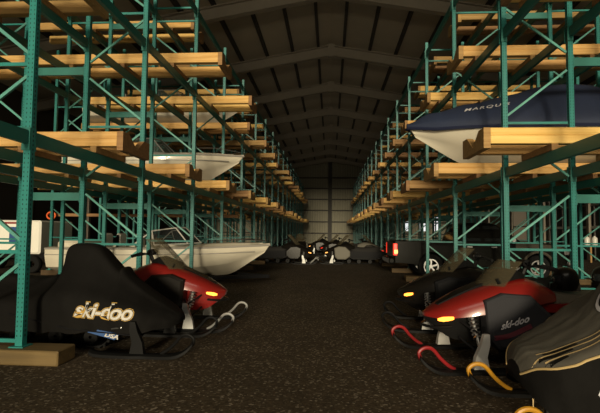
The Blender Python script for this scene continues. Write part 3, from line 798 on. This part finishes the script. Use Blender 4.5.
# left, on the ground on a trailer
boat('long white open motorboat on the ground behind the red snowmobile', (-1.63, 12.55, .20), 0, L=5.75, beam=2.1, depth=.88, low=True)
tr = thing('boat_trailer', 'low steel boat trailer under the white motorboat on the ground', 'trailer', (-4.2, 12.55, 0))
m = MB()
for s in (-1, 1): m.bar((-3.0, s*.72, .22), (1.2, s*.72, .22), .06, .09); m.bar((1.2, s*.72, .22), (2.55, 0, .22), .06, .09)
m.bar((-2.6, -.72, .14), (-2.6, .72, .14), .06, .06); m.bar((0, -1.1, .14), (0, 1.1, .14), .06, .06); m.bar((-1.4, -.72, .14), (-1.4, .72, .14), .06, .06)
m.build('trailer_frame', DGREY, tr)
for s in (-1, 1):
    m = MB(); m.lathe([(.12, -.08), (.24, -.09), (.27, -.05), (.27, .05), (.24, .09), (.12, .08)], (0, s*1.15, .27), 20); w = m.build('wheel', RUBBER, tr)
    m = MB(); m.lathe([(.001, -.03), (.12, -.05), (.12, .05), (.001, .03)], (0, s*1.15, .27), 16); m.build('wheel_rim', SILVER, w)
# left, lowest shelf
boat('white motorboat on the lowest shelf of the left rack, bow over the aisle', (-2.45, 12.845, LEV[0]+TH-.07), 0, L=5.8, beam=2.0, depth=.82)
boat('white motorboat high on the middle shelf of the left rack, mostly behind lumber', (-3.05, 15.915, LEV[1]+TH-.07), 0, L=5.4, beam=2.0, depth=.80, stripe=REDB)
# right, navy cover
boat('white boat under a navy canvas cover with pale lettering, right rack lowest shelf', (1.62, 9.635, LEV[0]+TH-.07), PI, L=6.4, beam=2.2, depth=.90, cover=NAVY, text='MARQUIS', cover_peak=1.0)
# ------------------------------------------------------------------ pickup truck at right (faces away from the aisle)
def truck(loc, rz):
    t = thing('pickup_truck', 'dark charcoal pickup truck parked nose to the right behind the right rack posts', 'truck', loc, rz)
    # local x forward, tail at 0, nose at 5.35
    W = .96
    def arch(cx, r, n=9): return [(cx+r*math.cos(PI-PI*i/(n-1)), .42+r*math.sin(PI-PI*i/(n-1))) for i in range(n)]
    low = [(0, .50)]+[(.72, .44)]+arch(1.15, .43)+[(1.62, .40), (3.85, .40)]+arch(4.42, .43)+[(4.9, .45), (5.3, .50), (5.35, .62)]
    top = [(5.35, .85), (5.28, 1.02), (5.0, 1.10), (4.0, 1.16), (3.75, 1.17), (1.95, 1.17), (0, 1.17)]
    P = low+top
    c = (2.6, .8); m = MB(); rings = []
    for k, y in ((.985, -W), (1, -W+.06), (1, W-.06), (.985, W)): rings.append([(c[0]+(x-c[0])*k, y, c[1]+(z-c[1])*k) for x, z in P])
    m.loft(rings); m.build('body', CHARC, t)
    m = MB(); m.loft([[(x, y, z) for y in (-.9, -.5, 0, .5, .9) for z in (zz,)] for x, zz in ((3.78, 1.20), (4.4, 1.185), (5.0, 1.13), (5.26, 1.05))], open_ring=True); m.loft([[(x, y, z) for y, z in ((-.965, .93), (-.965, z1), (-.9, z1+.03))] for x, z1 in ((3.75, 1.15), (4.4, 1.135), (5.0, 1.08), (5.27, .99))], open_ring=True); m.loft([[(x, -y, z) for y, z in ((-.965, .93), (-.965, z1), (-.9, z1+.03))] for x, z1 in ((3.75, 1.15), (4.4, 1.135), (5.0, 1.08), (5.27, .99))], open_ring=True); m.build('bonnet', TRUCKHL, t)
    m = MB(); m.box(.06, 1.9, -.8, .8, 1.172, 1.175); m.build('bed_liner', BLACK, t)
    # cab
    def ring(x0, x1, z, hw): return [(x0, -hw, z), (x1, -hw, z), (x1, hw, z), (x0, hw, z)]
    m = MB(); m.loft([ring(1.93, 3.95, 1.165, .92), ring(2.0, 3.62, 1.42, .87), ring(2.12, 3.22, 1.72, .76), ring(2.25, 3.05, 1.775, .70)]); m.build('cab', CHARC, t)
    for s in (-1, 1):
        y1, y2 = s*.915, s*.775
        for a, b, cc, d_ in ((2.08, 2.72, 2.70, 2.22), (2.82, 3.72, 3.22, 2.80)):
            m = MB(); q = [(a, s*.922, 1.20), (b, s*.922, 1.20), (cc, s*.782, 1.68), (d_, s*.782, 1.68)]
            m.loft([q, [(x, y-s*.02, z) for x, y, z in q]]); m.build('side_window', GLASS, t)
        m = MB(); m.bbox(3.55, 3.72, min(s*.95, s*1.14), max(s*.95, s*1.14), 1.16, 1.34, .03); m.build('wing_mirror', CHROME, t)
        for x in (2.25, 3.0):
            m = MB(); m.bbox(x, x+.18, min(s*.95, s*.985), max(s*.95, s*.985), 1.0, 1.04, .01); m.build('door_handle', CHROME, t)
        for cx in (1.15, 4.42):
            m = MB(); o = [(cx+.50*math.cos(PI-PI*i/14), .42+.50*math.sin(PI-PI*i/14)) for i in range(15)]; ii = [(cx+.43*math.cos(PI*i/14), .42+.43*math.sin(PI*i/14)) for i in range(15)]
            m.prism(o+ii, s*.93, s*1.0); m.build('fender_flare', TRUCKHL if cx > 3 else CHARC, t)
            m = MB(); pr = [(.22, -.11), (.34, -.12), (.385, -.09), (.39, 0), (.385, .09), (.34, .12), (.22, .11)]
            m.lathe(pr, (cx, s*.84, .39), 28); w = m.build('wheel', RUBBER, t)
            m = MB(); yy = s*.93; m.lathe([(.20, -.03), (.235, -.03), (.235, .03), (.20, .03)], (cx, yy, .39), 28); m.lathe([(.001, -.03), (.06, -.03), (.06, .03), (.001, .03)], (cx, yy, .39), 12)
            for k in range(5):
                a = 2*PI*k/5+.3; m.bar((cx+.05*math.cos(a), yy, .39+.05*math.sin(a)), (cx+.21*math.cos(a), yy, .39+.21*math.sin(a)), .05, .06, (0, 1, 0))
            m.build('wheel_rim', CHROME, w)
        m = MB(); m.bbox(-.02, .10, min(s*.80, s*.975), max(s*.80, s*.975), .72, 1.10, .015); tl = m.build('tail_light', REDL, t)
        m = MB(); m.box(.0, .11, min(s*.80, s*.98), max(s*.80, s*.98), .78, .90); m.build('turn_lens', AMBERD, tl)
        m = MB(); m.bbox(5.18, 5.38, min(s*.62, s*.965), max(s*.62, s*.965), .78, .98, .03); m.build('headlight', CHROME, t)
    m = MB(); q = [(3.93, -.84, 1.19), (3.93, .84, 1.19), (3.24, .70, 1.70), (3.24, -.70, 1.70)]; m.loft([q, [(x+.012, y, z+.012) for x, y, z in q]]); m.build('windscreen', GLASS, t)
    m = MB(); q = [(1.94, -.78, 1.22), (1.94, .78, 1.22), (2.11, .68, 1.68), (2.11, -.68, 1.68)]; m.loft([q, [(x-.012, y, z) for x, y, z in q]]); m.build('rear_window', GLASS, t)
    m = MB(); m.bbox(-.16, .02, -.92, .92, .46, .64, .03); m.build('rear_bumper', CHARC, t)
    m = MB(); m.bbox(5.3, 5.46, -.94, .94, .44, .66, .04); m.build('front_bumper', CHROME, t)
    m = MB(); m.box(-.012, .004, -.78, .78, .68, 1.13); m.build('tailgate', CHARC, t)
    return t
truck((2.04, 15.75, 0), 0)
# ------------------------------------------------------------------ left background: trailer, rail, orange straps
t = thing('cargo_trailer', 'small white enclosed trailer with side window behind the near teal post at left', 'trailer', (-9.45, 14.9, 0), 0)
m = MB(); m.bbox(-3.2, 0, -.4, 1.5, .62, 1.72, .05); m.build('box_body', TRWHITE, t)
m = MB(); m.box(-3.0, -.3, -.415, -.395, 1.60, 1.66); m.build('red_stripe', REDB, t)
m = MB(); m.box(-1.05, -.68, -.42, -.395, 1.0, 1.5); m.build('side_window', BLUE, t)
m = MB(); m.box(-2.6, -1.6, -.42, -.395, .95, 1.5); m.build('side_window', mat('grey_window', (.15, .18, .18), .2), t)
m = MB(); m.box(-3.1, .1, -.3, 1.4, .48, .62); m.build('chassis', BLACK, t)
for s in (-.33, 1.4):
    for x in (-.25, -2.7):
        m = MB(); m.lathe([(.10, -.08), (.26, -.1), (.29, -.05), (.29, .05), (.26, .1), (.10, .08)], (x, s, .29), 18); m.build('wheel', RUBBER, t)
tag(MB().bbox(-7.5, 0, -.05, .05, -.06, .06, .01).build('wooden_rail', LUMBER2, loc=(-3.3-.15, fy(-1, 4)+.11, 2.0), smooth=0), 'brown wooden rail fixed across the left rack frames beyond the boat', 'rail')
m = MB()
for i in range(5):
    m.tube([(.17*math.cos(a*PI/8)+.01*i, -.02*i, .13*math.sin(a*PI/8)+.01*math.sin(i*2)) for a in range(16)], .028, 6, closed=True)
tag(m.build('strap_coil', ORANGE, loc=(-10.75, fy(-1, 4)-.02, 1.96)), 'orange strap coil hanging on the brown rail above the white trailer', 'strap')
# more loads on the ground in the right rack: bench with white jugs
t = thing('workbench', 'dark workbench in front of the big glazed door on the right', 'workbench', (14.0, 26.3, 0))
m = MB(); m.bbox(-.5, .5, -1.4, 1.4, .84, .9, .01); m.build('bench_top', LUMBER2, t)
for x in (-.42, .42):
    for y in (-1.3, 1.3): m = MB(); m.box(x-.04, x+.04, y-.04, y+.04, 0, .84); m.build('leg', LUMBER2, t)
for i, x in enumerate((13.72, 14.12)):
    m = MB(); m.lathe([(.001, 0), (.13, 0), (.14, .03), (.14, .34), (.1, .42), (.05, .44), (.05, .48), (.001, .48)], (0, 0, 0), 16, 'z')
    tag(m.build('plastic_jug', WHTP, loc=(x, 25.6, .9)), '%s of two white plastic jugs standing on the dark workbench' % ('left', 'right')[i], 'jug', 'white jugs on the workbench')
# ------------------------------------------------------------------ light
w = bpy.data.worlds.new('dusk'); sc.world = w; w.use_nodes = True
w.node_tree.nodes['Background'].inputs['Color'].default_value = (.9, .85, .75, 1)
w.node_tree.nodes['Background'].inputs['Strength'].default_value = .06
def sun(nm, az, el, strength, ang, col):
    l = bpy.data.lights.new(nm, 'SUN'); l.energy = strength; l.angle = math.radians(ang); l.color = col
    o = bpy.data.objects.new(nm, l); COL.objects.link(o)
    d = Vector((math.sin(math.radians(az)), math.cos(math.radians(az)), -math.tan(math.radians(el))))   # travel direction
    o.rotation_euler = d.to_track_quat('-Z', 'Y').to_euler(); o.location = (0, -6, 4); return o
sun('daylight_through_open_end', 1, 7.2, 3.5, 9, (1, .86, .60))
def area(nm, loc, rot, sx, sy, e, col):
    l = bpy.data.lights.new(nm, 'AREA'); l.shape = 'RECTANGLE'; l.size = sx; l.size_y = sy; l.energy = e; l.color = col
    o = bpy.data.objects.new(nm, l); COL.objects.link(o); o.location = loc; o.rotation_euler = rot; return o
area('low_front_fill', (0, -13.5, 1.2), (PI/2, 0, 0), 7, 1.2, 1000, (1, .84, .58))  # unseen lamp added low behind the camera to fill undersides
area('high_front_fill', (0, -2.2, 7.2), (math.radians(38), 0, 0), 8, 3, 170, (1, .90, .72))  # unseen lamp added overhead to brighten the nearest top surfaces
area('floor_bounce_fill', (0, 29, .35), (PI, 0, 0), 4.6, 52, 72, (1, .85, .62))  # unseen upward lamp added to imitate light off the floor
# ------------------------------------------------------------------ camera
cam = bpy.data.cameras.new('camera'); co = bpy.data.objects.new('camera', cam); COL.objects.link(co); sc.camera = co
F = 460
cam.sensor_width = 36; cam.lens = F/600*36; cam.clip_end = 300; cam.clip_start = .05
yaw = math.atan(30/F); pitch = math.atan(25.5/F); roll = math.radians(.6)
R = Matrix.Rotation(yaw, 4, 'Z') @ Matrix.Rotation(PI/2+pitch, 4, 'X') @ Matrix.Rotation(roll, 4, 'Z')
co.matrix_world = Matrix.Translation((0, 0, 1.43)) @ R
sc.view_settings.view_transform = 'Standard'; sc.view_settings.look = 'None'; sc.view_settings.gamma = 1; sc.view_settings.exposure = 0
sc.view_settings.use_curve_mapping = False
